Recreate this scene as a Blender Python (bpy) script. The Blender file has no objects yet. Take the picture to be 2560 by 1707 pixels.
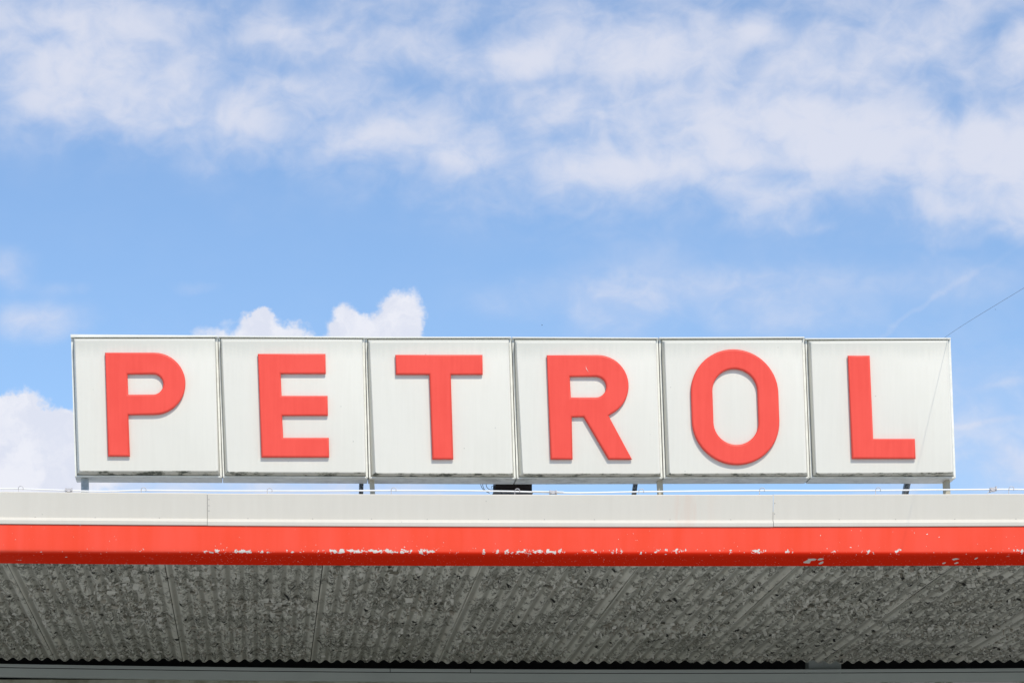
import bpy, bmesh, math, random
import numpy as np
from mathutils import Vector

random.seed(7); rng = np.random.default_rng(11)
S = bpy.context.scene
COL = S.collection

# ------------------------------------------------------------------ camera, light, exposure
F = 7619.0                     # focal length in pixels of the 2560 px wide photograph
VX, VY = 645.0, 2665.0         # where the viewing axis of the level, shifted lens meets the picture
CX, CY, CZ = -1.3335, -16.0, 1.6
cam_d = bpy.data.cameras.new('camera'); cam = bpy.data.objects.new('camera', cam_d); COL.objects.link(cam)
cam.location = (CX, CY, CZ); cam.rotation_euler = (math.pi/2, 0, 0)
cam_d.sensor_width = 36; cam_d.lens = 36*F/2560
cam_d.shift_x = (1280-VX)/2560; cam_d.shift_y = (VY-853.5)/2560
cam_d.clip_start = .1; cam_d.clip_end = 20000
S.camera = cam

SUN_EL = math.radians(48); SUN_AZ = math.radians(17)     # azimuth: to the right of straight behind the camera
sun_dir = Vector((math.sin(SUN_AZ)*math.cos(SUN_EL), -math.cos(SUN_AZ)*math.cos(SUN_EL), math.sin(SUN_EL)))
sd = bpy.data.lights.new('sun', 'SUN'); sd.energy = 3.5; sd.angle = math.radians(.75); sd.color = (1, .935, .82)
sun = bpy.data.objects.new('sun', sd); COL.objects.link(sun)
sun.rotation_euler = sun_dir.to_track_quat('Z', 'Y').to_euler()

S.view_settings.view_transform = 'Standard'; S.view_settings.look = 'None'
S.view_settings.gamma = 1; S.view_settings.use_curve_mapping = False
S.view_settings.exposure = 0.0
SKY_STRENGTH = .15

# ------------------------------------------------------------------ tiny node language
class G:
    """a node tree with arithmetic on sockets"""
    def __init__(s, nt): s.nt = nt
    def n(s, t, **k):
        nd = s.nt.nodes.new(t)
        for a, v in k.items(): setattr(nd, a, v)
        return nd
    def link(s, a, b): s.nt.links.new(a, b)
    def put(s, sock, v):
        if isinstance(v, E): s.link(v.s, sock)
        elif hasattr(v, 'is_output'): s.link(v, sock)
        elif isinstance(v, (tuple, list)) and sock.type == 'RGBA' and len(v) == 3: sock.default_value = (*v, 1)
        else: sock.default_value = v
    def m(s, op, a, b=None, c=None, clamp=False):
        nd = s.n('ShaderNodeMath', operation=op, use_clamp=clamp)
        s.put(nd.inputs[0], a)
        if b is not None: s.put(nd.inputs[1], b)
        if c is not None: s.put(nd.inputs[2], c)
        return E(s, nd.outputs[0])
    def v(s, op, a, b=None, out=0, scale=None):
        nd = s.n('ShaderNodeVectorMath', operation=op)
        s.put(nd.inputs[0], a)
        if b is not None: s.put(nd.inputs[1], b)
        if scale is not None: s.put(nd.inputs['Scale'], scale)
        return E(s, nd.outputs[out])
    def xyz(s, x, y, z=0.0):
        nd = s.n('ShaderNodeCombineXYZ')
        for i, q in enumerate((x, y, z)): s.put(nd.inputs[i], q)
        return E(s, nd.outputs[0])
    def sep(s, v):
        nd = s.n('ShaderNodeSeparateXYZ'); s.put(nd.inputs[0], v)
        return [E(s, o) for o in nd.outputs]
    def step(s, v, a, b, lo=0., hi=1.):
        nd = s.n('ShaderNodeMapRange', interpolation_type='SMOOTHSTEP')
        s.put(nd.inputs[0], v)
        for i, q in enumerate((a, b, lo, hi)): s.put(nd.inputs[i+1], q)
        return E(s, nd.outputs[0])
    def noise(s, vec, scale, detail=4, rough=.55, dist=0., out=0):
        nd = s.n('ShaderNodeTexNoise')
        s.put(nd.inputs['Vector'], vec); nd.inputs['Scale'].default_value = scale
        nd.inputs['Detail'].default_value = detail; nd.inputs['Roughness'].default_value = rough
        nd.inputs['Distortion'].default_value = dist
        return E(s, nd.outputs[out])
    def voro(s, vec, scale, feature='F1', out='Distance', rnd=1.0):
        nd = s.n('ShaderNodeTexVoronoi', feature=feature)
        s.put(nd.inputs['Vector'], vec); nd.inputs['Scale'].default_value = scale
        nd.inputs['Randomness'].default_value = rnd
        return E(s, nd.outputs[out])
    def mix(s, f, a, b):
        nd = s.n('ShaderNodeMix', data_type='RGBA')
        s.put(nd.inputs[0], f); s.put(nd.inputs[6], a); s.put(nd.inputs[7], b)
        return E(s, nd.outputs[2])
    def mapping(s, vec, loc=(0, 0, 0), rot=(0, 0, 0), scale=(1, 1, 1), kind='POINT'):
        nd = s.n('ShaderNodeMapping', vector_type=kind)
        s.put(nd.inputs[0], vec); nd.inputs[1].default_value = loc
        nd.inputs[2].default_value = rot; nd.inputs[3].default_value = scale
        return E(s, nd.outputs[0])
class E:
    def __init__(s, g, sock): s.g, s.s = g, sock
    def __add__(s, o): return s.g.m('ADD', s, o)
    __radd__ = __add__
    def __sub__(s, o): return s.g.m('SUBTRACT', s, o)
    def __rsub__(s, o): return s.g.m('SUBTRACT', o, s)
    def __mul__(s, o): return s.g.m('MULTIPLY', s, o)
    __rmul__ = __mul__
    def __truediv__(s, o): return s.g.m('DIVIDE', s, o)
    def max(s, o): return s.g.m('MAXIMUM', s, o)
    def min(s, o): return s.g.m('MINIMUM', s, o)
    def clamp(s): return s.g.m('ADD', s, 0.0, clamp=True)

# ------------------------------------------------------------------ the sky
W_ = bpy.data.worlds.new('World'); S.world = W_; W_.use_nodes = True
W_.node_tree.nodes.clear(); g = G(W_.node_tree)
sky = g.n('ShaderNodeTexSky'); sky.sky_type = 'NISHITA'; sky.sun_disc = False
sky.sun_elevation = SUN_EL; sky.sun_rotation = math.pi - SUN_AZ
sky.altitude = 300; sky.air_density = 1.0; sky.dust_density = .3; sky.ozone_density = 3.0
tc = g.n('ShaderNodeTexCoord')
dx, dy, dz = g.sep(tc.outputs['Generated'])
az = g.m('ARCTAN2', dx, dy); el = g.m('ARCSINE', dz)
# angles on the sky in units of 1000/7619 rad
u0 = az*7.619; v0 = el*7.619
def sky_uv(px, py):
    x, z = (px-VX)/F, (VY-py)/F
    return 7.619*math.atan(x), 7.619*math.atan(z*math.cos(math.atan(x)))
uv = g.xyz(u0, v0)
wn = g.noise(uv, 5.0, 5, .55, out=1)
wv = g.v('SUBTRACT', wn, (.5, .5, .5))
uvs = g.v('MULTIPLY', g.v('ADD', uv, g.v('MULTIPLY', wv, (.12, .08, 0))), (1, 1, 0))          # soft clouds: strongly warped
wn2 = g.noise(uv, 16.0, 5, .62, out=1)
uvc = g.v('ADD', g.v('ADD', uv, g.v('MULTIPLY', wv, (.05, .05, 0))),
          g.v('MULTIPLY', g.v('SUBTRACT', wn2, (.5, .5, .5)), (.085, .085, 0)))   # heaped clouds: crisp edges
def field(vec, lst):
    """sum of soft elliptical patches; the running sum travels in z so that the nodes are worked through one after another"""
    p = vec
    for px, py, rx, ry, amp, *rot in lst:
        u, v = sky_uv(px, py)
        q = g.mapping(p, (u, v, 0), (0, 0, math.radians(rot[0] if rot else 0)), (rx/1000, ry/1000, 1e6), 'TEXTURE')
        p = g.v('ADD', p, g.xyz(0.0, 0.0, g.step(g.v('LENGTH', q, out=1), 1.0, 0.0, 0.0, amp)))
    return g.sep(p)[2]
soft = [(200,170,360,150,.75),(60,60,330,120,.35),(280,40,330,110,.4),(490,235,300,110,.55),(120,265,280,80,.4),(590,325,210,80,.6),
 (720,85,200,75,.45),(830,235,210,80,.6),(945,340,260,90,.75),(1170,380,170,65,.75),(400,320,260,70,.35),
 (620,405,300,55,.28),(1000,100,420,120,.22),(1250,165,170,85,.45),(1330,150,160,105,.4),(1500,110,290,130,.6),
 (1690,160,290,140,.6),(1895,70,110,55,.55),(2000,195,230,150,.6),(2250,90,290,150,.5),(2560,110,110,140,.6),
 (1450,275,280,75,.5),(1800,285,360,85,.7),(1490,425,270,105,.8),(1740,405,240,105,.85),(2130,350,450,140,1.15),
 (2480,395,350,160,1.2),(2380,525,230,90,.6),(1930,515,230,90,.6),(2150,490,100,60,.45),(2050,572,75,26,.45),
 (2400,600,190,60,.5,12),(2560,535,110,100,.6),
 (640,135,170,36,-0.21),(720,170,140,42,-0.15),(830,165,80,75,-0.15),(690,268,80,32,-0.21,20),(455,330,75,34,-0.17),(735,352,60,50,-0.17),(1150,85,100,55,-0.17),
 (1060,220,170,52,-0.25),(1190,105,70,70,-0.12),(90,98,90,26,-0.12,15),(1900,15,170,48,-0.30),(1600,50,85,40,-0.15),(1870,160,55,80,-0.32,-25),
 (1480,212,120,42,-0.21),(1320,215,80,24,-0.19),(1285,345,70,85,-0.21),(1430,345,110,38,-0.21),(1730,348,60,26,-0.21),(1925,432,95,36,-0.23),(1935,385,55,60,-0.17),
 (2480,80,70,90,-0.25),(2370,275,90,60,-0.21),(2080,232,130,30,-0.12),(1612,458,40,40,-0.17,30),(560,75,170,40,-0.11)]
wisp = [(2350,1130,420,170,.42),(1900,740,950,170,.26),(2300,1000,500,260,.14),(1450,735,340,90,.42),(1620,690,200,120,.26),(1560,800,170,100,.46),(1920,705,380,60,.42),(1950,785,260,75,.36),
 (2420,695,330,70,.36),(2310,755,360,11,.27,28),(15,670,110,75,.66),(80,800,210,70,.85),(140,722,110,28,.3),
 (150,840,100,40,.25),(495,722,80,22,.32),(2520,955,170,18,.30,4),(2480,1050,190,16,.24,10),(2500,935,200,90,.15),
 (2570,1190,190,130,.75),(2450,1020,420,240,.30),(2230,1240,160,70,.35),(500,1230,1100,150,.95),(1000,1235,420,90,.5)]
cumu = [(600,975,420,150,1.0),(930,945,280,140,1.0),(655,850,150,85,1.0),(655,798,62,52,.9),(735,850,80,70,.55),(528,840,75,62,.5),(560,790,40,30,.3),(868,815,80,78,1.0),
 (1000,795,92,100,1.2),(950,850,150,80,1.0),(780,862,90,25,.4),(60,1095,200,130,1.0),(58,1022,100,80,.95),(-20,1040,90,70,.6),(158,1062,90,72,.85),(110,1120,200,110,.6),(110,1190,330,140,1.1),
 (-150,1080,260,170,1.0)]
fbm = g.noise(g.mapping(uv, scale=(1, 1.5, 1)), 5.0, 6, .5, .5)
fine = g.noise(g.mapping(uv, scale=(1, 1.3, 1)), 13.0, 6, .56, .6)
# beyond the picture the same kind of broken cloud carries on all round
big = g.noise(g.mapping(tc.outputs['Generated'], scale=(1, 1, 2.2)), 3.2, 7, .55, .3)
inside = g.step(g.v('LENGTH', g.mapping(uv, (.63, 1.75, 0), scale=(1.75, 1.35, 1), kind='TEXTURE'), out=1), 1.25, .9)
su, sv, _ = g.sep(uvs)
edge_v = g.step(su, sky_uv(250, 300)[0], sky_uv(1450, 500)[0], sky_uv(250, 305)[1], sky_uv(1450, 505)[1])
veil = g.step(sv - edge_v, -.20, .12, 0., .66)
soft_f = field(uvs, soft) + veil; wisp_f = field(g.v('ADD', uv, g.v('MULTIPLY', wv, (.20, .07, 0))), wisp); cum_f = field(uvc, cumu)
soft_f = soft_f*inside + (1.0-inside)*g.step(big, .44, .70, 0., 1.0)
d_soft = g.step(soft_f*.80 + ((fbm-.5)*1.25 + (fine-.5)*.55)*g.step(soft_f, .0, .45, .2, 1.0), -.10, 1.38)
d_wisp = (wisp_f*g.step(fbm + (fine-.5)*.5, .25, .75, .55, 1.25)).clamp()
d_cum = g.step(cum_f + (fine-.5)*.5, .22, .70)
shade = g.step(fine*.6 + fbm*.6 + soft_f*.12, .45, .85)
k = 1.0/SKY_STRENGTH
c_soft = g.mix(shade, tuple(k*q for q in (.62,.69,.87)), tuple(k*q for q in (.775,.79,.885)))
bil = g.noise(uvc, 9.0, 6, .6, .3)
c_cum = g.mix(g.step(bil, .38, .62), tuple(k*q for q in (.75,.78,.89)), tuple(k*q for q in (.86,.87,.94)))
base = g.v('MULTIPLY', E(g, sky.outputs[0]), (.95, 1.0, 1.05))
c = g.mix((d_wisp*.72).clamp(), base, c_soft)
c = g.mix(d_soft*.86, c, c_soft)
c = g.mix(d_cum*.96, c, c_cum)
bg = g.n('ShaderNodeBackground'); bg.inputs[1].default_value = SKY_STRENGTH
g.put(bg.inputs[0], c)
out = g.n('ShaderNodeOutputWorld'); g.link(bg.outputs[0], out.inputs[0])

# ------------------------------------------------------------------ materials
def mat(name, fn, rough=.5, spec=.5):
    m = bpy.data.materials.new(name); m.use_nodes = True
    m.node_tree.nodes.clear(); q = G(m.node_tree)
    b = q.n('ShaderNodeBsdfPrincipled'); b.inputs['Roughness'].default_value = rough
    b.inputs['Specular IOR Level'].default_value = spec
    o = q.n('ShaderNodeOutputMaterial'); q.link(b.outputs[0], o.inputs[0])
    P = E(q, q.n('ShaderNodeNewGeometry').outputs['Position'])
    fn(q, b, P)
    return m
def bump(q, b, h, strength, dist):
    n = q.n('ShaderNodeBump'); n.inputs['Strength'].default_value = strength; n.inputs['Distance'].default_value = dist
    q.put(n.inputs['Height'], h); q.link(n.outputs[0], b.inputs['Normal'])

def zpx(py, y): return CZ + (VY-py)*(y-CY)/F
def xpx(px, y): return CX + (px-VX)*(y-CY)/F
def W(px, py, y): return Vector((xpx(px, y), y, zpx(py, y)))

YS = .08                       # front plane of the sign faces
def m_face(q, b, P):
    x, y, z = q.sep(P)
    streak = q.noise(q.mapping(P, scale=(1, 1, .05)), 60, 3, .6)
    broad = q.noise(q.mapping(P, scale=(1, 1, .5)), 4, 5, .6)
    col = q.mix(q.step(streak*.5+broad*.6, .35, .75), (.695,.675,.60), (.725,.705,.63))
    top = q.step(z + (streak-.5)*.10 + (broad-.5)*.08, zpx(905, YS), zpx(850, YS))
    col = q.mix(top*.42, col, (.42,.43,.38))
    moss = q.noise(q.mapping(P, scale=(1, 1, 1.5)), 14, 6, .7)
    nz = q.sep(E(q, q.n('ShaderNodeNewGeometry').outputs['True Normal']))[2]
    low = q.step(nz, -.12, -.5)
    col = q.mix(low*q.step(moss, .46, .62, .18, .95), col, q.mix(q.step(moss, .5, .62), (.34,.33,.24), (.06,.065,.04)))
    spk = q.voro(P, 9, out='Distance'); 
    col = q.mix(q.step(spk, .035, .02)*.5, col, (.25,.25,.22))
    q.put(b.inputs['Base Color'], col)
    bump(q, b, q.noise(P, 7, 3), .06, .02)
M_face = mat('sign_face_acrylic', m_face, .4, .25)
def m_letter(q, b, P):
    st = q.noise(q.mapping(P, scale=(1, 1, .06)), 50, 3, .6)
    br = q.noise(P, 5, 4, .6)
    col = q.mix(q.step(st*.5+br*.5, .35, .65), (.77,.074,.052), (.81,.087,.062))
    q.put(b.inputs['Base Color'], col)
    bump(q, b, q.noise(P, 9, 3), .05, .02)
M_letter = mat('letter_red_acrylic', m_letter, .42, .22)
M_scratch = mat('scratch', lambda q, b, P: q.put(b.inputs['Base Color'], (.80,.55,.50)), .6)
def m_frame(q, b, P):
    x, y, z = q.sep(P)
    n = q.noise(q.mapping(P, scale=(1, 1, 1)), 18, 6, .65)
    col = q.mix(q.step(n, .35, .65), (.70,.70,.65), (.80,.80,.74))
    low = q.step(z, zpx(1186, YS), zpx(1195, YS))
    st = q.noise(q.mapping(P, scale=(1, 1, 6)), 9, 6, .7)
    col = q.mix(low*q.step(st, .46, .66, .04, .75), col, (.20,.19,.16))
    q.put(b.inputs['Base Color'], col)
M_frame = mat('sign_frame_paint', m_frame, .45, .4)
def m_cap(q, b, P):
    n = q.noise(q.mapping(P, scale=(1, 1, 3)), 12, 5, .6)
    q.put(b.inputs['Base Color'], q.mix(n, (.66,.66,.61), (.80,.80,.74)))
M_cap = mat('sign_cap_paint', m_cap, .45, .4)

def m_flash(q, b, P):
    st = q.noise(q.mapping(P, scale=(1, 1, .04)), 26, 4, .65)
    br = q.noise(P, 1.3, 4, .6)
    col = q.mix(q.step(st*.55+br*.55, .38, .72), (.605,.57,.495), (.63,.595,.52))
    x, y, z = q.sep(P)
    rust = q.step(q.m('ABSOLUTE', x - xpx(1720, 0)), .22, .0)*q.step(st, .42, .66)
    col = q.mix(rust*.35, col, (.60,.45,.36))
    spk = q.voro(P, 7, out='Distance')
    col = q.mix(q.step(spk, .03, .016)*.55, col, (.3,.29,.26))
    q.put(b.inputs['Base Color'], col)
    bump(q, b, q.noise(q.mapping(P, scale=(1, 1, .3)), 2.2, 3), .12, .05)
M_flash = mat('flashing_paint', m_flash, .42, .4)
M_joint = mat('joint_sealant', lambda q, b, P: q.put(b.inputs['Base Color'], (.20,.17,.14)), .8)
M_rivet = mat('rivet_metal', lambda q, b, P: q.put(b.inputs['Base Color'], (.36,.35,.33)), .5)

EDGE = zpx(1383, .01)
def m_red(q, b, P):
    x, y, z = q.sep(P)
    br = q.noise(q.mapping(P, scale=(1, 1, .35)), 2.5, 4, .6)
    st = q.noise(q.mapping(P, scale=(1, 1, .05)), 9, 3, .6)
    col = q.mix(q.step(br*.6+st*.45, .38, .70), (.81,.074,.038), (.84,.094,.060))
    # the front face is a paler red than the fold and its underside
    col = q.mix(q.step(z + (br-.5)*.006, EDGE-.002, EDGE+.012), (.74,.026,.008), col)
    # paint flaked off along the folded edge, worst where the gutter was knocked
    sx = q.noise(q.mapping(P, scale=(1, 1, .2)), 13, 3, .6)
    worn = None
    for c0, c1, amp in [(455,482,.6),(498,640,1.0),(640,685,.85),(712,756,.8),(775,826,.6),(822,994,1.15),(998,1094,1.25),(1136,1148,.6),(1203,1252,1.05),
                        (1258,1418,1.2),(1452,1502,.8),(1520,1564,.95),(1598,1652,1.1),(1652,1724,.95),(1796,1832,.8),(1862,1918,.9),(1962,1990,.85),
                        (2078,2092,.6),(2150,2200,.85),(2232,2264,.8),(2526,2640,1.3)]:
        cm, hw = (xpx(c0,0)+xpx(c1,0))/2, (xpx(c1,0)-xpx(c0,0))/2
        e = q.step(q.m('ABSOLUTE', x-cm), hw+.012, hw-.012, 0., amp)
        worn = e if worn is None else worn.max(e)
    band = q.step(q.m('ABSOLUTE', z - EDGE - .009), .024, .002)*q.step(y, .05, .015)
    chip = q.noise(q.mapping(P, scale=(1, 1, 1.1)), 58, 4, .6)
    fl = q.step(chip*1.15 - .07 + band*worn*.27 + (sx-.5)*.5*band, .79, .825)*q.step(band, 0., .10)
    fl = fl.max(q.step(q.noise(P, 85, 2, .5) + q.step(z, EDGE+.05, EDGE-.01)*.04, .745, .765))
    spots = q.noise(q.mapping(P, scale=(1, .35, 1)), 33, 2, .5)
    rar = q.noise(P, 3.5, 2, .5)
    fl = fl.max(q.step(spots + (rar-.5)*.32, .768, .785))
    # two bare patches on the underside of the fold
    for cx, cy, rx, ry in ((2018,.20,.022,.055),(2029,.125,.026,.045),(2052,.11,.017,.040),(2053,.235,.011,.055),(2388,.12,.020,.040),(2391,.25,.011,.035),(2360,.25,.009,.030),(2440,.10,.008,.04)):
        ell = q.v('LENGTH', q.mapping(P, (xpx(cx, cy), cy, 0), scale=(rx, ry, 50), kind='TEXTURE'), out=1)
        fl = fl.max(q.step(ell + (q.noise(P, 45, 3)-.5)*1.6, .95, .80))
    under = q.mix(q.noise(P, 40, 3), (.50,.46,.40), (.80,.78,.73))
    col = q.mix(fl, col, under)
    crack = q.noise(q.mapping(P, scale=(.35, 1, 1)), 5, 6, .6)
    q.put(b.inputs['Base Color'], col)
    q.put(b.inputs['Roughness'], q.mix(fl, (.5,.5,.5), (.85,.85,.85)))
    bump(q, b, fl*-1.0 + crack*.25, .35, .004)
M_red = mat('gutter_red_paint', m_red, .6, .0)

SOFFIT_Y0, SOFFIT_Y1 = .35, 4.37
RIBS = 11
PITCH = 397*(SOFFIT_Y0-CY)/F
LAP0 = xpx(15, SOFFIT_Y0)
def flaked(q, P):
    """how far the old paint has let go: in bands across each sheet, by whole ribs, sound beside the laps"""
    x, y, z = q.sep(P)
    sheet = q.m('FLOOR', (x-LAP0)/PITCH)*3.37
    a = q.noise(q.mapping(q.xyz(x, y + sheet), scale=(.55, 1.1, 0)), 2.4, 5, .62, .4)
    s = q.m('PINGPONG', x - LAP0, PITCH/2)
    ribs = q.noise(q.mapping(q.xyz(x, y + sheet), scale=(13., .55, 0)), 1.0, 2, .5)
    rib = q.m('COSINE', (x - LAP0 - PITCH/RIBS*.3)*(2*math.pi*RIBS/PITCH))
    return a*.9 + ribs*.34 - .12 + q.step(s, .0, .08, -.14, .01) - rib*.075, rib, ribs
def m_soffit(q, b, P):
    x, y, z = q.sep(P)
    f, rib, ribs = flaked(q, P)
    Pw = q.v('ADD', P, q.v('MULTIPLY', q.v('SUBTRACT', q.noise(P, 30, 3, .6, out=1), (.5,.5,.5)), (.03,.10,0)))
    cells = q.mapping(Pw, scale=(1, .26, 0))
    crack = q.voro(cells, 52, 'DISTANCE_TO_EDGE')
    cellc, cell2, _ = q.sep(q.voro(cells, 52, 'F1', 'Color'))
    loose = q.step(f + (cellc-.5)*.26, .465, .52)
    n = q.noise(q.mapping(P, scale=(1, .35, 0)), 14, 6, .65)
    sound = q.mix(q.step(n, .3, .7), (.54,.54,.465), (.64,.64,.56))
    st = q.noise(q.mapping(P, scale=(1, .04, 0)), 26, 3)
    sound = q.mix(q.step(st, .52, .75)*.4, sound, (.52,.46,.35))
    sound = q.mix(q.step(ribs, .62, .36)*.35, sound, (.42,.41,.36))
    sound = q.mix(q.step(rib, -.1, .9)*.22, sound, (.21,.205,.17))          # high side of the ribs darkened, shade painted into the colour
    bare = q.mix(q.step(cell2 + (n-.5)*.8, .15, .8), (.31,.31,.26), (.57,.57,.495))
    bare = q.mix(q.step(n, .55, .75)*.5, bare, (.36,.33,.23))
    bare = q.mix(q.step(crack, .09, .02)*.85, bare, (.10,.10,.085))
    holes = loose*q.step(cell2 + (n-.5)*.3, .955, .985)
    bare = q.mix(holes, bare, (.02,.02,.018))
    lap = q.m('FRACT', (x-LAP0)/PITCH)  # dark line painted beside each lap for its shadow gap
    col = q.mix(q.step(lap, .9925, .996)*q.step(x, xpx(1150, 1), xpx(900, 1), .25, 1.), q.mix(q.step(rib, .0, .9)*.42, q.mix(loose, sound, bare), (.12,.12,.095)), (.07,.07,.055))  # rib hollows darkened over all the paint, shade put into the colour
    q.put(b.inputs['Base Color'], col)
    bump(q, b, loose*(cellc*1.0 + q.step(crack, .0, .12)*.8 - .6), .8, .010)
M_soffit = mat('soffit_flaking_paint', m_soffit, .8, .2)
def m_chip(q, b, P):
    gm = q.n('ShaderNodeNewGeometry')
    n = q.noise(P, 25, 3, .6)
    front = q.mix(n, (.40,.40,.35), (.60,.60,.53))
    q.put(b.inputs['Base Color'], q.mix(E(q, gm.outputs['Backfacing'])*.75, front, (.26,.24,.19)))
M_chip = mat('curled_paint', m_chip, .75, .25)
def m_beam(q, b, P):
    n = q.noise(q.mapping(P, scale=(.5, 1, 1)), 5, 6, .6)
    q.put(b.inputs['Base Color'], q.mix(n, (.31,.345,.32), (.41,.45,.42)))
M_beam = mat('beam_paint', m_beam, .55, .35)
def m_wall(q, b, P):
    x, y, z = q.sep(P)
    n = q.noise(q.mapping(P, scale=(1, 1, 1)), 6, 6, .65)
    col = q.mix(q.step(n, .35, .6), (.20,.20,.14), (.33,.34,.27))
    col = q.mix(q.step(x, xpx(1500, 4.4), xpx(2350, 4.4))*q.step(n, .42, .5), col, (.50,.47,.46))
    col = q.mix(q.step(q.noise(P, 19, 4, .6), .70, .73), col, (.05,.05,.04))
    q.put(b.inputs['Base Color'], col)
M_wall = mat('weathered_render', m_wall, .8, .2)
M_void = mat('void_black', lambda q, b, P: q.put(b.inputs['Base Color'], q.mix(q.noise(P, 8, 4), (.012,.012,.014), (.03,.03,.03))), .9, .1)  # near-black to stand for the shade of the void
def m_conc(q, b, P):
    n = q.noise(P, 1.2, 8, .65)
    q.put(b.inputs['Base Color'], q.mix(n, (.43,.42,.39), (.54,.53,.50)))
    x, y, z = q.sep(P)        # unseen ground under the canopy darkened to cut bounce on the rear soffit
    bounce_cut = q.step(y, 1.55, 1.65)*q.step(y, 4.6, 4.5)*q.step(z, .5, .2)
    pale = b.inputs['Base Color'].links[0].from_socket
    q.put(b.inputs['Base Color'], q.mix(bounce_cut, pale, q.mix(n, (.09,.09,.088), (.18,.18,.17))))
    bump(q, b, q.noise(P, 60, 4), .3, .01)
M_conc = mat('forecourt_concrete', m_conc, .9, .2)
def m_steel(q, b, P):
    n = q.noise(P, 30, 5, .6)
    q.put(b.inputs['Base Color'], q.mix(q.step(n, .35, .65), (.34,.37,.38), (.52,.55,.56)))
M_steel = mat('galvanised_steel', m_steel, .5, .5)
def m_dsteel(q, b, P):
    n = q.noise(P, 55, 5, .65)
    q.put(b.inputs['Base Color'], q.mix(q.step(n, .42, .62), (.10,.11,.12), (.38,.39,.40)))
M_dsteel = mat('mottled_steel', m_dsteel, .6, .4)
M_tan = mat('cream_post_paint', lambda q, b, P: q.put(b.inputs['Base Color'], q.mix(q.noise(P, 20, 4), (.44,.39,.29), (.60,.55,.44))), .6, .3)
M_rod = mat('white_rod_coating', lambda q, b, P: q.put(b.inputs['Base Color'], q.mix(q.noise(P, 12, 3), (.72,.72,.72), (.84,.84,.83))), .4, .4)
M_clip = mat('clip_metal', lambda q, b, P: q.put(b.inputs['Base Color'], q.mix(q.noise(P, 90, 3), (.30,.28,.29), (.72,.70,.70))), .5, .4)
M_box = mat('rusted_brown_box', lambda q, b, P: q.put(b.inputs['Base Color'], q.mix(q.noise(P, 18, 5), (.010,.007,.006), (.035,.02,.016))), .6, .3)
M_cable = mat('black_cable', lambda q, b, P: q.put(b.inputs['Base Color'], (.025,.028,.04)), .5, .3)
M_wire = mat('grey_wire', lambda q, b, P: q.put(b.inputs['Base Color'], (.10,.13,.18)), .5, .3)
M_bird = mat('bird_feathers', lambda q, b, P: q.put(b.inputs['Base Color'], (.05,.05,.06)), .8, .2)

# ------------------------------------------------------------------ building helpers
HOME = {}                       # world position of every object's origin
def empty(name, loc, label=None, cat=None, group=None):
    o = bpy.data.objects.new(name, None); COL.objects.link(o); o.location = loc; HOME[o] = Vector(loc)
    o.empty_display_size = .1
    if label: o['label'] = label
    if cat: o['category'] = cat
    if group: o['group'] = group
    return o
class MB:
    def __init__(s): s.v, s.f = [], []
    def add(s, vs, fs):
        b = len(s.v); s.v += [tuple(q) for q in vs]; s.f += [tuple(b+i for i in f) for f in fs]
    def hexa(s, p):             # eight corners: front face ring, then back face ring
        s.add(p, [(0,1,2,3), (7,6,5,4), (0,4,5,1), (1,5,6,2), (2,6,7,3), (3,7,4,0)])
    def box(s, x0, x1, y0, y1, z0, z1):
        s.hexa([(x0,y0,z0),(x1,y0,z0),(x1,y0,z1),(x0,y0,z1),(x0,y1,z0),(x1,y1,z0),(x1,y1,z1),(x0,y1,z1)])
    def tube(s, pts, r, n=8, caps=True):
        pts = [Vector(p) for p in pts]; rings = []
        up = Vector((0, 0, 1))
        for i, p in enumerate(pts):
            t = (pts[min(i+1, len(pts)-1)] - pts[max(i-1, 0)]).normalized()
            a = t.cross(up if abs(t.dot(up)) < .95 else Vector((1, 0, 0))).normalized(); c = a.cross(t)
            rings.append([p + r*(math.cos(2*math.pi*k/n)*a + math.sin(2*math.pi*k/n)*c) for k in range(n)])
        vs = [v for ring in rings for v in ring]; fs = []
        for i in range(len(pts)-1):
            for k in range(n):
                fs.append((i*n+k, i*n+(k+1) % n, (i+1)*n+(k+1) % n, (i+1)*n+k))
        if caps: fs += [tuple(range(n))[::-1], tuple((len(pts)-1)*n+k for k in range(n))]
        s.add(vs, fs)
    def rings(s, rr, cap=True, back=False):
        n = len(rr[0]); vs = [v for r in rr for v in r]; fs = []
        for i in range(len(rr)-1):
            for k in range(n): fs.append((i*n+k, i*n+(k+1) % n, (i+1)*n+(k+1) % n, (i+1)*n+k))
        if cap: fs.append(tuple((len(rr)-1)*n+k for k in range(n)))
        if back: fs.append(tuple(range(n))[::-1])
        s.add(vs, fs)
    def build(s, name, material, parent=None, smooth=False, fix=True, kind=None):
        base = HOME[parent] if parent is not None else Vector((0, 0, 0))
        me = bpy.data.meshes.new(name)
        me.from_pydata([tuple(Vector(q)-base) for q in s.v], [], s.f)
        if fix:
            bm = bmesh.new(); bm.from_mesh(me); bmesh.ops.recalc_face_normals(bm, faces=bm.faces); bm.to_mesh(me); bm.free()
        me.materials.append(material)
        if smooth:
            me.shade_smooth()
            try: me.set_sharp_from_angle(angle=math.radians(smooth if smooth is not True else 35))
            except Exception: pass
        o = bpy.data.objects.new(name, me); COL.objects.link(o)
        o.parent = parent; HOME[o] = base
        if kind: o['kind'] = kind
        return o
def tag(o, label, cat, group=None):
    o['label'] = label; o['category'] = cat
    if group: o['group'] = group
    return o
def sag(px): return -7*((px-1700)/1700)**2          # the long lines of the canopy bow by a few pixels
XS = list(range(-1000, 3601, 100))

# ------------------------------------------------------------------ ground
gm = MB(); gm.add([(-3000,-3000,0),(3000,-3000,0),(3000,3000,0),(-3000,3000,0)], [(0,1,2,3)])
gm.build('ground', M_conc)['kind'] = 'structure'

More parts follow.
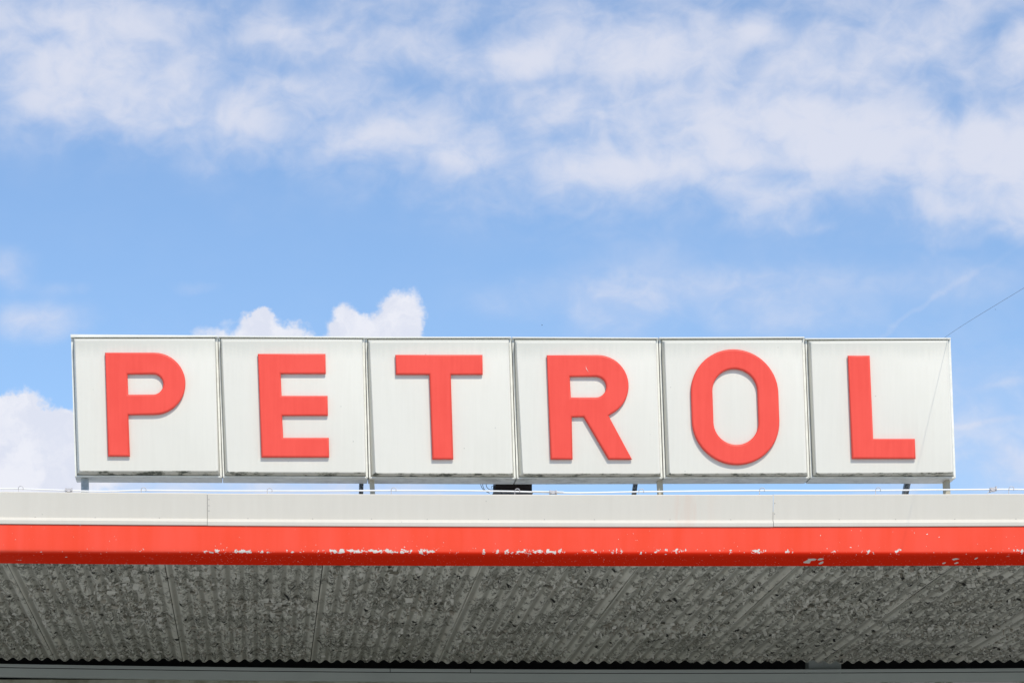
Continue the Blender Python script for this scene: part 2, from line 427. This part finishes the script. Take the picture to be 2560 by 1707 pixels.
# ------------------------------------------------------------------ canopy
canopy = empty('canopy', (0, 2.2, 0), 'wide flat petrol station canopy with white flashing, chipped red gutter and flaking corrugated underside', 'canopy')
def extrude_profile(prof, pxs, dz=0.):
    """profile rows (row in the picture, y) swept along the canopy"""
    m = MB(); n = len(prof); vs = []; fs = []
    for px in pxs:
        for (py, y) in prof: vs.append((xpx(px, 0), y, zpx(py+sag(px), 0)+dz if y < .06 else zpx(py+sag(px), y)+dz))
    for i in range(len(pxs)-1):
        for j in range(n-1): fs.append((i*n+j, (i+1)*n+j, (i+1)*n+j+1, i*n+j+1))
    m.add(vs, fs); return m
flash_prof = [(1231,.058),(1234.2,.040),(1236.2,-.004),(1237.2,-.010),(1238.6,-.0115),(1299.5,.000),(1301.5,-.003),(1306.4,-.015),(1307.8,-.0165),(1309,-.0165),
              (1316.2,-.0150),(1317.4,-.0135),(1317.6,.018)]
screw0 = None
joints = [-896, 518, 1932, 3346]
ends = [-1000, -896, 518, 1932, 3346, 3600]
for i in range(5):
    a, b_ = ends[i], ends[i+1]
    pxs = [a+.8] + [p for p in range(int(a)//100*100+100, int(b_), 100)] + [b_-.2]
    p = extrude_profile(flash_prof, pxs, dz=(0, .0006, -.0006, .0004, 0)[i]).build('flashing_panel', M_flash, canopy, smooth=20)
    for px in (88, 238, 399, 620, 782, 929, 1068, 1221, 1361, 1486, 1675, 1827, 2098, 2239, 2387, 2540):
        if a < px < b_:
            w = W(px, 1298.2+sag(px), 0)
            if screw0 is None:
                r = MB(); ring = lambda rad, y: [(HOME[p].x+rad*math.cos(t*math.pi/3), HOME[p].y+y, HOME[p].z+rad*math.sin(t*math.pi/3)) for t in range(6)]
                r.rings([ring(.0026, .002), ring(.0026, -.0010), ring(.0012, -.0018)])
                screw0 = o = r.build('screw', M_rivet, p)
            else:
                o = screw0.copy(); COL.objects.link(o); o.parent = p
            o.location = Vector((w.x, -.0003, w.z)) - HOME[p]
    if a in joints:
        for py in ([1252, 1267, 1280] if a == 518 else [1258, 1284]):
            r = MB(); c = W(a+4.5, py+sag(a), 0); yy = -.0115+(py-1238)/62*.0115
            ring = lambda rad, y: [(c.x+rad*math.cos(t*math.pi/4), y, c.z+rad*math.sin(t*math.pi/4)) for t in range(8)]
            r.rings([ring(.0032, yy+.002), ring(.003, yy-.0012), ring(.0015, yy-.002)])
            r.build('rivet', M_rivet, p)
for a in joints:
    jm = MB(); q0 = W(a-1.0, 1239+sag(a), 0); q1 = W(a+.9, 1316+sag(a), 0)
    jm.box(q0.x, q1.x, .003, .02, q1.z, q0.z)
    jm.build('joint_strip', M_joint, canopy)
red_prof = [(1312,.016),(1320,.016)] + [(1320+t*60/6, .016) for t in range(1, 7)]
R = .022
red = MB(); pr = []
z0 = 1384.0
rows = [(1317.9, .03), (1318.2, -.008), (1340, -.0085), (1368, -.008)]
for px in XS:
    col = []
    for (py, y) in rows: col.append((xpx(px,0), y, zpx(py+sag(px), 0)))
    zb = zpx(1389+sag(px), 0)
    for t in range(7):
        a = t/6*math.pi/2
        col.append((xpx(px,0), -.008+R*(1-math.cos(a)), zb+R*(1-math.sin(a))))
    col.append((xpx(px,0), .15, zb+.001)); col.append((xpx(px,0), .338, zb+.002)); col.append((xpx(px,0), .338, zb+.05))
    pr.append(col)
n = len(pr[0])
red.add([v for c_ in pr for v in c_], [(i*n+j, (i+1)*n+j, (i+1)*n+j+1, i*n+j+1) for i in range(len(pr)-1) for j in range(n-1)])
red.build('red_gutter', M_red, canopy, smooth=30)
GZ = zpx(1389, 0)                                   # height of the fold's underside

# roof deck: keeps the sun off the underside
dk = MB(); dk.box(xpx(-1000,0), xpx(3600,0), .05, 5.2, GZ+.19, GZ+.24)
dk.build('roof_deck', mat('bounce_roof_white', lambda q, b, P: q.put(b.inputs['Base Color'], q.mix(q.noise(P, 4, 5), (.68,.67,.63), (.80,.79,.75))), .8, .2), canopy)  # unseen top whitened to bounce light under the letter boxes

# corrugated sheets
NW, AMP = 11, .0100
LAPS = [LAP0 + k*PITCH for k in range(-3, 10)]
def soffit_z(x, y, phase, t, rnd):
    px = VX + (x-CX)*F/(y-CY)
    w = math.cos(2*math.pi*(x-phase)/(PITCH/NW))
    return GZ + .022 + AMP*w + (zpx(1389+sag(px), y)-zpx(1389, y))*1.0 + t
dents = []
sheets = []
for k, x0 in enumerate(LAPS[:-1]):
    nx, ny = NW*10+8, 30
    xs = [x0 + i*(PITCH/NW)/10 for i in range(nx+1)]
    ph = x0 + PITCH/NW*.3
    amp1, sh1 = random.uniform(.0, .004), random.random()*6
    m = MB(); vs = []
    for j in range(ny+1):
        y = SOFFIT_Y0 - .004 + (SOFFIT_Y1-SOFFIT_Y0)*j/ny
        for i, x in enumerate(xs):
            t = .0005 + .0055*min(1, max(0, (x-x0)/PITCH)) - .0025 + .003*math.sin(1.9*y+sh1)*math.sin(3*(x-x0)+sh1)
            vs.append((x, y, soffit_z(x, y, ph, t, 0)))
    w = nx+1
    fs = [(j*w+i, j*w+i+1, (j+1)*w+i+1, (j+1)*w+i) for j in range(ny) for i in range(nx)]
    b0 = len(vs)                                    # turned-up edge so the lap shows a thickness
    for j in range(ny+1):
        v = vs[j*w]; vs.append((v[0]-.0005, v[1], v[2]+.006))
    fs += [(j*w, (j+1)*w, b0+j+1, b0+j) for j in range(ny)]
    m.add(vs, fs)
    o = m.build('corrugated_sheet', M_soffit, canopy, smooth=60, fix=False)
    sheets.append((o, ph))

# curled flakes of old paint still hanging from the sheets
def vnoise(x, y, seed):
    r = np.random.default_rng(seed); tab = r.random((64, 64))
    def lay(fx, fy):
        ix, iy = np.floor(fx).astype(int), np.floor(fy).astype(int)
        tx, ty = fx-ix, fy-iy; tx = tx*tx*(3-2*tx); ty = ty*ty*(3-2*ty)
        a = tab[ix % 64, iy % 64]; b = tab[(ix+1) % 64, iy % 64]; c = tab[ix % 64, (iy+1) % 64]; d = tab[(ix+1) % 64, (iy+1) % 64]
        return (a*(1-tx)+b*tx)*(1-ty) + (c*(1-tx)+d*tx)*ty
    return .55*lay(x, y)+.3*lay(x*2.1+7, y*2.1+3)+.15*lay(x*4.3, y*4.3)
NCH = 26000
cx_ = rng.uniform(xpx(-250, .3), xpx(2950, .3), NCH); cy_ = SOFFIT_Y0 + .03 + rng.random(NCH)**1.1*(SOFFIT_Y1-SOFFIT_Y0-.24)
s_ = np.abs(((cx_-LAP0) % PITCH)); s_ = np.minimum(s_, PITCH-s_)
fl = vnoise(cx_*.9+5, cy_*2.2+3+np.floor((cx_-LAP0)/PITCH)*2.7, 3) - .25*(s_ < .04)
keep = fl + rng.normal(0, .05, NCH) + .05*np.sign(-np.cos(2*math.pi*RIBS*(cx_-LAP0-PITCH/RIBS*.3)/PITCH))*.9 > .55
cx_, cy_ = cx_[keep], cy_[keep]
ch = MB()
for x, y in zip(cx_, cy_):
    k = int((x-LAP0)//PITCH)+3
    if k < 0 or k >= len(sheets): continue
    ph = sheets[k][1]
    z = soffit_z(x, y, ph, .0015, 0) - .0008
    wd = random.lognormvariate(-4.15, .5); ln = random.lognormvariate(-4.1, .45); 
    if random.random() < .035: wd *= 2.6; ln *= 1.7
    wd = min(wd, .05); ln = min(ln, .04)
    if y > 3.0: wd *= .7; ln = min(ln*.7, .02)
    th = random.uniform(-math.pi, math.pi); ca, sa = math.cos(th), math.sin(th)
    curl = random.uniform(.3, 2.2); start = random.uniform(0, .3)
    vs = []; px_, pz_ = 0., 0.; a = start
    nseg = 3; tap = random.uniform(.3, 1.0)
    for j in range(nseg+1):
        hw = wd*.5*(1 + (tap-1)*j/nseg)
        for sgn in (-1, 1):
            lx = px_ + random.uniform(-.12, .12)*ln; ly = sgn*hw*random.uniform(.75, 1.2)
            vs.append((x + lx*ca - ly*sa, y + lx*sa + ly*ca, z + pz_))
        a += curl/nseg
        px_ += ln/nseg*math.cos(a); pz_ -= ln/nseg*abs(math.sin(a))
    ch.add(vs, [(2*j, 2*j+1, 2*j+3, 2*j+2) for j in range(nseg)])
ch.build('paint_flakes', M_chip, canopy, fix=False, kind='stuff')
print('flakes', len(cx_))

# beam under the far end of the sheets
def bm_py(px): # observed row of the beam's top edge
    t = (px-1650)/1650; return 1672.5 - 14.5*t*t if px < 1650 else 1672.5 - 3.5*((px-1650)/900)**2
YB = 4.45
def strip(rows, a, b_, name, material, parent, step=80):
    m = MB(); pxs = [a] + [p for p in range(int(a//step*step+step), int(b_), step)] + [b_]
    vs = []; n = len(rows)
    for px in pxs:
        for (d, y) in rows: vs.append((xpx(px, YB), y, zpx(bm_py(px)+d, YB)))
    m.add(vs, [(i*n+j, (i+1)*n+j, (i+1)*n+j+1, i*n+j+1) for i in range(len(pxs)-1) for j in range(n-1)])
    return m.build(name, material, parent, smooth=30)
tj = [-900, 975.4, 1176.6, 3400]
for a, b_ in zip(tj[:-1], tj[1:]):
    strip([(-.6, YB+.06), (0, YB+.002), (.5, YB), (7.6, YB), (8.3, YB+.003), (8.3, YB+.006)], a+.9, b_-.9, 'beam_trim', M_beam, canopy)
strip([(9.8, YB+.04), (9.8, YB+.012), (31, YB+.012), (32, YB+.016), (32, YB+.06)], -900, 3400, 'beam', M_beam, canopy)
# near-black backing painted as the shade behind the gap, with one block showing between the sheets and the beam
tb = MB(); tb.box(xpx(-900, 4.8), xpx(3400, 4.8), 4.95, 5.1, zpx(1700, 4.8)-.1, GZ+.19)
tb.build('void_backing', M_void, canopy)
bk = MB(); q0 = W(2028, 1668, YB-.02); q1 = W(2111, 1646, YB-.02)
xs_ = [q0.x, q0.x+(q1.x-q0.x)*.43, q0.x+(q1.x-q0.x)*.8, q1.x]
for i in range(3): bk.box(xs_[i]+.001, xs_[i+1]-.001, YB+.075+.006*i, YB+.2, q0.z-.05, GZ+.06)
bk.build('packing_block', M_beam, canopy)

# building under the beam
wl = MB(); wl.box(xpx(-900, 4.4), xpx(3400, 4.4), 4.49, 4.8, 0, zpx(1701, 4.4)+.02)
wl.build('wall', M_wall)['kind'] = 'structure'
pm = MB(); q0 = W(46, 1720, 4.38); q1 = W(132, 1698.5, 4.38)
pm.box(q0.x, q1.x, 4.38, 4.40, q0.z-.2, q1.z)
# ------------------------------------------------------------------ the six letter boxes
outer = {  # observed corners: top left, top right, bottom right, bottom left of each frame
 'P': [(177.5,842.5),(543.8,842.0),(555.2,1192.8),(187.6,1191.4)],
 'E': [(545.6,842.0),(911.4,844.2),(920.0,1194.4),(557.0,1192.8)],
 'T': [(913.2,844.6),(1278.0,844.2),(1289.6,1196.2),(922.4,1194.8)],
 'R': [(1280.2,844.6),(1645.0,846.0),(1656.8,1195.4),(1291.8,1196.2)],
 'O': [(1647.2,845.6),(2010.8,844.4),(2024.2,1194.6),(1659.4,1195.2)],
 'L': [(2013.0,847.6),(2376.4,847.0),(2389.4,1194.8),(2026.6,1194.8)]}
face = {
 'P': [(186.0,848.5),(537.7,848.5),(545.6,1178.6),(197.6,1178.6)],
 'E': [(553.7,850.3),(905.8,850.3),(914.6,1182.2),(568.0,1180.9)],
 'T': [(923.0,853),(1271.8,852.5),(1282.0,1185),(937.8,1184)],
 'R': [(1289.5,854),(1640,853.4),(1651.0,1185),(1306.4,1185)],
 'O': [(1660.5,854),(2004.8,852.8),(2017.2,1183.6),(1673.6,1185.2)],
 'L': [(2026.4,855),(2370.6,852.4),(2382.8,1182),(2040.0,1184.2)]}
cap_top = {'P':(835.6,838.2),'E':(839.6,841.0),'T':(841.8,841.6),'R':(842.0,843.6),'O':(843.0,841.6),'L':(845.2,844.2)}
def arc(cx, cy, r, a0, a1, n=14, ry=None):
    ry = ry or r
    return [(cx+r*math.cos(math.radians(a0+(a1-a0)*i/n)), cy+ry*math.sin(math.radians(a0+(a1-a0)*i/n))) for i in range(n+1)]
def lean(pts, y0): return [(x + .0345*(y-y0), y) for x, y in pts]
letters = {
 'P': [[(262.5,880.6)] + arc(386,958,77.5,-90,90,22) + [(320.6,1036),(324.6,1139.5),(269.8,1139.5)],
       [(318.4,934.2)] + arc(382.5,959.6,25.6,-90,90,14) + [(320.4,985.4)]],
 'E': [[(644.6,883.6),(813.6,883.6),(814.6,933.2),(701.6,933.2),(704.0,988.4),(818.8,988.4),(820.0,1037.8),(705.2,1037.8),(708.0,1093.2),(822.0,1093.2),(823.0,1142.0),(653.6,1142.0)]],
 'T': [[(988.6,886),(1206.4,886),(1207.2,935.4),(1127.2,935.4),(1133.6,1147),(1081.0,1147),(1073.6,935.4),(989.8,935.4)]],
 'R': [[(1367.2,887)] + arc(1494.5,964,77.6,-90,64,20) + [(1521.5,1037.6),(1580.6,1147.4),(1521.6,1147.4),(1459.4,1041.2),(1429.6,1041.2),(1432.0,1147.2),(1376.8,1147.2)],
       [(1424.8,940.4)] + arc(1490,966.4,26,-90,90,14) + [(1427.6,992.4)]],
 'O': [[(x + .034*(y-1016), y) for x, y in arc(1838.4,981.5,109.5,180,360,30) + arc(1838.4,1051.5,109.5,0,180,30)],
       [(x + .034*(y-1016), y) for x, y in arc(1839.2,977.5,56.2,180,360,24) + arc(1839.2,1054.5,56.2,0,180,24)]],
 'L': [[(2120.2,888),(2175.0,888),(2183.8,1095.8),(2288.0,1095.8),(2290.0,1145.6),(2130.6,1145.6)]]}
label = {'P': 'white sign box with red letter P, leftmost of the row, joined to the E box',
 'E': 'white sign box with red letter E, three bars, between the P and T boxes',
 'T': 'white sign box with red letter T between the E and R boxes',
 'R': 'white sign box with red letter R and a pale scratch above its counter',
 'O': 'white sign box with tall rounded red letter O, between the R and L boxes',
 'L': 'white sign box with red letter L, rightmost, standing slightly lower at its top'}
LD = .023
def quad_ring(q, ins, rad, y, n=4):
    """rounded ring of world points inside a picture-space quad, pushed in by ins pixels"""
    c = [Vector(p) for p in q]
    def inset(c, d):
        r = []
        for i in range(4):
            p, a, b = c[i], c[i-1], c[(i+1) % 4]
            ea, eb = (a-p).normalized(), (b-p).normalized()
            r.append(p + (ea+eb)*d)
        return r
    if ins: c = inset(c, ins)
    pts = []
    for i in range(4):
        p, a, b = c[i], c[i-1], c[(i+1) % 4]
        A = p + (a-p).normalized()*rad; B = p + (b-p).normalized()*rad
        for t in range(n+1):
            t /= n; pts.append((1-t)**2*A + 2*t*(1-t)*p + t*t*B)
    return [W(p.x, p.y, y) for p in pts]
GROUP = 'letter boxes of the rooftop fuel sign'
for L in 'PETROL':
    oq = outer[L]; fq = face[L]
    bx = empty('letter_box', W((oq[2][0]+oq[3][0])/2, (oq[2][1]+oq[3][1])/2, YS+.13), label[L], 'sign box', GROUP)
    yf, yb = YS+.05, YS+.205
    lipL, lipR, lipB, lipT = 4.4, 5.2, 3.8, 3.0
    iq = [(oq[0][0]+lipL, oq[0][1]+lipT), (oq[1][0]-lipR, oq[1][1]+lipT), (oq[2][0]-lipR, oq[2][1]-lipB), (oq[3][0]+lipL, oq[3][1]-lipB)]
    for i in range(4):                               # four mitred lengths of frame
        j = (i+1) % 4
        O0, O1, I0, I1 = [Vector(p) for p in (oq[i], oq[j], iq[i], iq[j])]
        d = (O1-O0).normalized()*.45
        O0, I0, O1, I1 = O0+d, I0+d, O1-d, I1-d
        m = MB(); fr = [W(p.x, p.y, yf) for p in (O0, O1, I1, I0)]
        bk_ = [Vector((p.x, yb, p.z)) for p in fr]
        m.hexa(fr + bk_)
        m.build('frame_bar', M_frame, bx)
    bp = MB(); bq = [Vector((W(p[0], p[1], yf).x, 0, W(p[0], p[1], yf).z)) for p in iq]
    bp.hexa([Vector((p.x, yb-.012, p.z)) for p in bq] + [Vector((p.x, yb-.002, p.z)) for p in bq])
    bp.build('back_panel', M_cap, bx)
    # pan-formed face
    fm = MB(); base_q = [(iq[0][0]+.6, iq[0][1]+.4), (iq[1][0]-.6, iq[1][1]+.4), (iq[2][0]-.6, iq[2][1]-.4), (iq[3][0]+.6, iq[3][1]-.4)]
    r0 = quad_ring(base_q, 0, 2.0, yf+.008)
    fm.rings([r0, quad_ring(fq, -.8, 5, YS+.010), quad_ring(fq, .3, 5, YS+.0035), quad_ring(fq, 1.6, 5, YS+.0008), quad_ring(fq, 3.2, 5, YS)])
    fp = fm.build('face_panel', M_face, bx, smooth=28)
    # top cap
    c0, c1 = cap_top[L]
    cp = MB(); x0, x1 = oq[0][0]-(1.0 if L == 'P' else -.5), oq[1][0]+(.6 if L == 'L' else .3)
    fr = [W(x0, oq[0][1]+.1, YS+.032), W(x1, oq[1][1]+.1, YS+.032), W(x1, c1, YS+.032), W(x0, c0, YS+.032)]
    cp.hexa(fr + [Vector((p.x, yb+.006, p.z + (.004 if i > 1 else 0))) for i, p in enumerate(fr)])
    cp.build('top_cap', M_cap, bx)
    # raised letter: flat outline, rounded front edge
    cu = bpy.data.curves.new('letter', 'CURVE'); cu.dimensions = '2D'; cu.fill_mode = 'BOTH'
    cen = bx.location
    for k_, pts in enumerate(letters[L]):
        sp = cu.splines.new('POLY'); sp.points.add(len(pts)-1)
        for p, (px, py) in zip(sp.points, pts):
            w = W(px, py, YS-LD); p.co = (w.x, w.z, 0, 1)
        sp.use_cyclic_u = True
    cu.extrude = LD/2-.0105; cu.bevel_depth = .0105; cu.bevel_resolution = 4; cu.offset = -.0100
    tmp = bpy.data.objects.new('tmp', cu); COL.objects.link(tmp)
    bpy.context.view_layer.update()
    me = bpy.data.meshes.new_from_object(tmp.evaluated_get(bpy.context.evaluated_depsgraph_get()))
    bpy.data.objects.remove(tmp); bpy.data.curves.remove(cu)
    vm = MB()
    zmid = YS - LD/2
    vm.v = [(v.co.x, zmid - v.co.z*1.0 + .0005, v.co.y) for v in me.vertices]
    vm.f = [tuple(p.vertices) for p in me.polygons]; bpy.data.meshes.remove(me)
    lo = vm.build('letter', M_letter, bx, smooth=40)
    if L == 'R':
        sc = MB(); a, b_ = W(1464, 914, YS-LD), W(1471.5, 930, YS-LD); nrm = Vector((b_.z-a.z, 0, a.x-b_.x)).normalized()*.0016
        yy = YS-LD-.0009
        mid = (a+b_)/2 + nrm*2
        sc.add([(a.x,yy,a.z),(mid.x+nrm.x,yy,mid.z+nrm.z),(b_.x,yy,b_.z),(mid.x-nrm.x,yy,mid.z-nrm.z)], [(0,1,2,3)])
        sc.build('scratch', M_scratch, lo, fix=False)

# ------------------------------------------------------------------ steel that carries the boxes
fr_ = empty('sign_frame', (W(1280,1236,.3).x, .3, GZ+.24), 'steel legs, braces and rail holding up the row of letter boxes on the canopy roof', 'sign support')
deck_z = GZ+.235
def post(top, bot, y0, y1, wpx, name, material):
    """square leg seen between two picture rows, run down to the roof"""
    m = MB()
    (xt, pt), (xb, pb) = top, bot
    ym = (y0+y1)/2
    T, B = W(xt, pt, ym), W(xb, pb, ym); d = (B-T)/(T.z-B.z)
    up = T - d*.10; dn = T + d*(T.z-deck_z)
    hw = wpx*(ym-CY)/F/2; hy = (y1-y0)/2
    def sq(p): return [(p.x-hw, p.y-hy, p.z), (p.x+hw, p.y-hy, p.z), (p.x+hw, p.y+hy, p.z), (p.x-hw, p.y+hy, p.z)]
    a, b_ = sq(dn), sq(up)
    m.add(a+b_, [(0,1,5,4),(1,2,6,5),(2,3,7,6),(3,0,4,7),(3,2,1,0),(4,5,6,7)])
    # angle section: a second flange behind
    return m.build(name, material, fr_)
post((212.5,1204),(212.8,1234), .16, .21, 18.5, 'leg', M_steel)
post((929.5,1204),(931.5,1234), .18, .24, 11, 'leg', M_tan)
post((1649,1204),(1650.5,1234), .18, .24, 11.5, 'leg', M_tan)
post((2365.5,1204),(2367,1234), .18, .24, 12, 'leg', M_tan)
post((903.5,1204),(902.5,1234), .55, .60, 10.5, 'brace', M_dsteel)
post((1589,1204),(1585,1234), .55, .60, 10, 'brace', M_dsteel)
post((2269,1204),(2263,1234), .45, .50, 13, 'brace', M_dsteel)
rl = MB(); a, b_ = W(195, 1150, .3), W(2380, 1150, .3); rl.box(a.x, b_.x, .322, .36, a.z-.02, a.z+.03); rl.build('rail', M_steel, fr_)
for xm in (543, 910.5, 1278, 1645, 2012):             # added dark strip behind every joint, keeps the sky from showing through
    up = MB(); T, B = W(xm, 846, .29), W(xm+12.5, 1192, .29); h = .016
    sq = lambda p: [(p.x-h, .288, p.z), (p.x+h, .288, p.z), (p.x+h, .32, p.z), (p.x-h, .32, p.z)]
    up.add(sq(B)+sq(T), [(0,1,5,4),(1,2,6,5),(2,3,7,6),(3,0,4,7),(3,2,1,0),(4,5,6,7)]); up.build('joint_filler', M_box, fr_)
for (xt, y) in ((903.5,.575),(1589,.575),(2269,.475)):
    T = W(xt, 1204, y); rb = MB(); rb.tube([(T.x, y, T.z+.08), (T.x, .34, T.z+.115)], .012, 6); rb.build('strut', M_dsteel, fr_)

# ------------------------------------------------------------------ transformer under the sign
tr = empty('transformer_box', W(1283, 1240, .36), 'dark brown electrical box with loose cables hanging below the T and R boxes', 'electrical box')
m = MB(); a, b_ = W(1238.5, 1225.5, .36), W(1330, 1198, .36); m.box(a.x, b_.x, .36, .52, a.z, b_.z); m.build('housing', M_box, tr)
m = MB()
p = [W(1236, 1225.0, .35), W(1334, 1228.6, .35), W(1333, 1225.8, .35), W(1236, 1222.5, .35)]
m.hexa(p + [Vector((v.x, .53, v.z)) for v in p]); m.build('flange', M_cable, tr)
m = MB(); a, b_ = W(1233.5, 1217.2, .38), W(1239, 1214.2, .38); m.box(a.x, b_.x, .38, .42, a.z, b_.z)
a, b_ = W(1234, 1224, .38), W(1236.2, 1214.2, .38); m.box(a.x, b_.x, .385, .40, a.z, b_.z); m.build('terminal', M_cable, tr)
def smooth_path(pts, n=6):
    out = []
    P_ = [pts[0]] + list(pts) + [pts[-1]]
    for i in range(1, len(P_)-2):
        for t in range(n):
            t /= n; p0, p1, p2, p3 = P_[i-1:i+3]
            out.append(.5*((2*p1) + (p2-p0)*t + (2*p0-5*p1+4*p2-p3)*t*t + (3*p1-p0-3*p2+p3)*t**3))
    return out + [pts[-1]]
def cable(pp, y, r=.0016, parent=tr, material=M_cable, name='cable'):
    m = MB(); m.tube(smooth_path([W(a, b, y) for a, b in pp]), r, 6); return m.build(name, material, parent, smooth=True)
cable([(1203,1200),(1202,1209),(1203.5,1216),(1208,1223),(1215,1228),(1224,1232)], .40)
cable([(1207.5,1200),(1206.5,1209),(1208,1217),(1212,1224),(1222,1229)], .39)
cable([(1216.5,1200),(1215.5,1210),(1217,1217),(1223,1222.5),(1230,1223.5),(1237,1222)], .38)
cable([(1229,1220),(1228.5,1216),(1231,1214.5),(1235,1215)], .385, .0011)
cable([(1251,1228),(1253,1231),(1256,1236),(1260,1242)], .34, .0022)
cable([(1262,1229),(1270,1232.5),(1280,1235),(1295,1235.2),(1306,1234),(1318,1231.5)], .34)

# ------------------------------------------------------------------ rod along the flashing
rodt = empty('lightning_rod', W(1280, 1236, .04), 'thin white metal rod clipped along the top edge of the canopy flashing', 'conductor')
YR = .02
rp = [(-1000,1224),(-300,1221),(0,1221.2),(50,1221.4),(110,1223.5),(172,1225.6),(230,1227.2),(290,1227),(357,1225),(520,1226.3),(672,1226.6),(830,1226.4),(982,1225.4),(1150,1226),(1230,1227),(1291,1228),
      (1383,1230.6),(1440,1231.4),(1500,1230.6),(1601,1228.6),(1750,1227),(1903,1225.6),(2050,1226),(2193,1225.2),(2350,1223.8),(2485,1222.8),(2530,1222.6),(2700,1224),(3000,1224),(3600,1222)]
m = MB(); m.tube(smooth_path([W(a, b, YR) for a, b in rp], 5), .0039, 8); m.build('rod', M_rod, rodt, smooth=True)
m = MB(); m.tube(smooth_path([W(a, b, YR-.006) for a, b in ((1330,1227.2),(1350,1227.9),(1383,1228.6),(1409,1229.6))], 4), .0030, 8); m.build('rod_end', M_rod, rodt, smooth=True)
import bisect
def rod_py(px):
    i = max(1, bisect.bisect([q[0] for q in rp], px)); (x0, y0), (x1, y1) = rp[i-1], rp[min(i, len(rp)-1)]
    return y0 + (y1-y0)*(px-x0)/max(1e-6, x1-x0)
def clip_mesh():
    m = MB(); k_ = (YR-CY)/F
    post_ = [Vector((-4*k_, .0, -14*k_)), Vector((-4*k_, 0, -2*k_))]
    hook = [Vector(((6.2*math.cos(a)+2.2)*k_, -.004, (6.2*math.sin(a)+0.5)*k_)) for a in [math.radians(d) for d in range(185, -50, -22)]]
    m.tube(post_ + hook, .0019, 6); return m
first = None
for px in (-260, 50, 357, 672, 982, 1291, 1601, 1903, 2193, 2526, 2840):
    w = W(px, rod_py(px), YR)
    if first is None:
        first = clip_mesh()
        o = MB(); o.v = [tuple(Vector(v)+HOME[rodt]) for v in first.v]; o.f = first.f
        o = o.build('clip', M_clip, rodt, smooth=True); first = o
    else:
        o = first.copy(); COL.objects.link(o); o.parent = rodt
    o.location = w - HOME[rodt]
def coupler(px, wpx, hpx, tilt=0., rough=False):
    w = W(px, rod_py(px)-.5, YR-.004); k_ = (YR-CY)/F
    m = MB(); a, h = wpx*k_/2, hpx*k_/2
    for (x0, x1, s) in ((-1, -.62, 1.0), (-.55, .55, .82), (.62, 1, 1.0)):
        m.box(w.x+x0*a, w.x+x1*a, w.y-.008, w.y+.012, w.z-h*s+tilt*x0*a, w.z+h*s+tilt*x0*a)
    m.box(w.x-.7*a, w.x+.7*a, w.y-.004, w.y+.008, w.z-h*.5, w.z+h*.5)
    c_ = m.build('coupler', M_clip, rodt)
    for sx in (-.75, .75):
        bo = MB(); bo.tube([(w.x+sx*a, w.y-.013, w.z-.1*h), (w.x+sx*a, w.y-.007, w.z-.1*h)], .0042, 6)
        bo.build('bolt', M_clip, c_)
    return c_
coupler(172, 18, 10.5); coupler(1383, 18.5, 9.5); c3 = coupler(2483, 17, 11, .25)
m = MB(); m.tube([W(2468, 1233, YR), W(2474, 1228, YR), W(2479, 1223, YR-.008), W(2486, 1218, YR-.01)], .0022, 6); m.build('wire_end', M_clip, c3)

# ------------------------------------------------------------------ overhead wire to the last box
wire = MB(); A = W(2361, 844.5, YS+.10)
dirv = Vector((.010, -1, -.100))
pts = []
for t in [0, .06, .12, .25, .4, .6, .8, 1, 1.3, 1.6, 2, 2.5, 3, 4, 6, 8, 12, 18, 26, 40]:
    p = A + dirv*t; p.z += .012*math.exp(-t*3)*-1 + .012 + .0016*t*t*.4; pts.append(p)
wire.tube(pts, .0008, 6)
tag(wire.build('overhead_wire', M_wire, None, smooth=True), 'thin dark wire rising from the top of the L box to the right edge', 'wire')

# ------------------------------------------------------------------ two birds far off
def bird(px, py, span, roll, label):
    y = 240.; c = W(px, py, y)
    e = empty('bird', c, label, 'bird', 'distant birds in the sky')
    b = MB(); n = 8
    prof = [(-.5,.0),(-.42,.07),(-.2,.12),(.1,.11),(.3,.07),(.38,.075),(.46,.05),(.52,.0)]
    rr = []
    for t, r in prof:
        rr.append([(c.x+t*span*.6, c.y+r*span*.6*math.cos(2*math.pi*k/n), c.z+r*span*.6*math.sin(2*math.pi*k/n)) for k in range(n)])
    b.rings(rr, True, True); b.build('body', M_bird, e, smooth=True)
    for sgn in (-1, 1):
        w = MB(); tip = Vector((c.x-.10*span, c.y+sgn*span*.55, c.z+span*roll)); mid = Vector((c.x+.04*span, c.y+sgn*span*.3, c.z+span*(roll*.6+.06)))
        r0 = [(c.x+.16*span, c.y, c.z+.03*span), (c.x-.12*span, c.y, c.z+.03*span), (mid.x-.13*span, mid.y, mid.z), tuple(tip), (mid.x+.12*span, mid.y, mid.z)]
        w.add(r0 + [(x, y_, z-.012*span) for x, y_, z in r0], [(0,1,2,4),(4,2,3),(9,7,6,5),(8,7,9),(0,4,9,5),(4,3,8,9),(3,2,7,8),(2,1,6,7),(1,0,5,6)])
        w.build('wing', M_bird, e)
bird(1355, 813, .18, .25, 'tiny dark bird flying above the top edge between the T and R boxes')
bird(2488, 774, .15, .15, 'tiny dark bird flying just below the overhead wire')
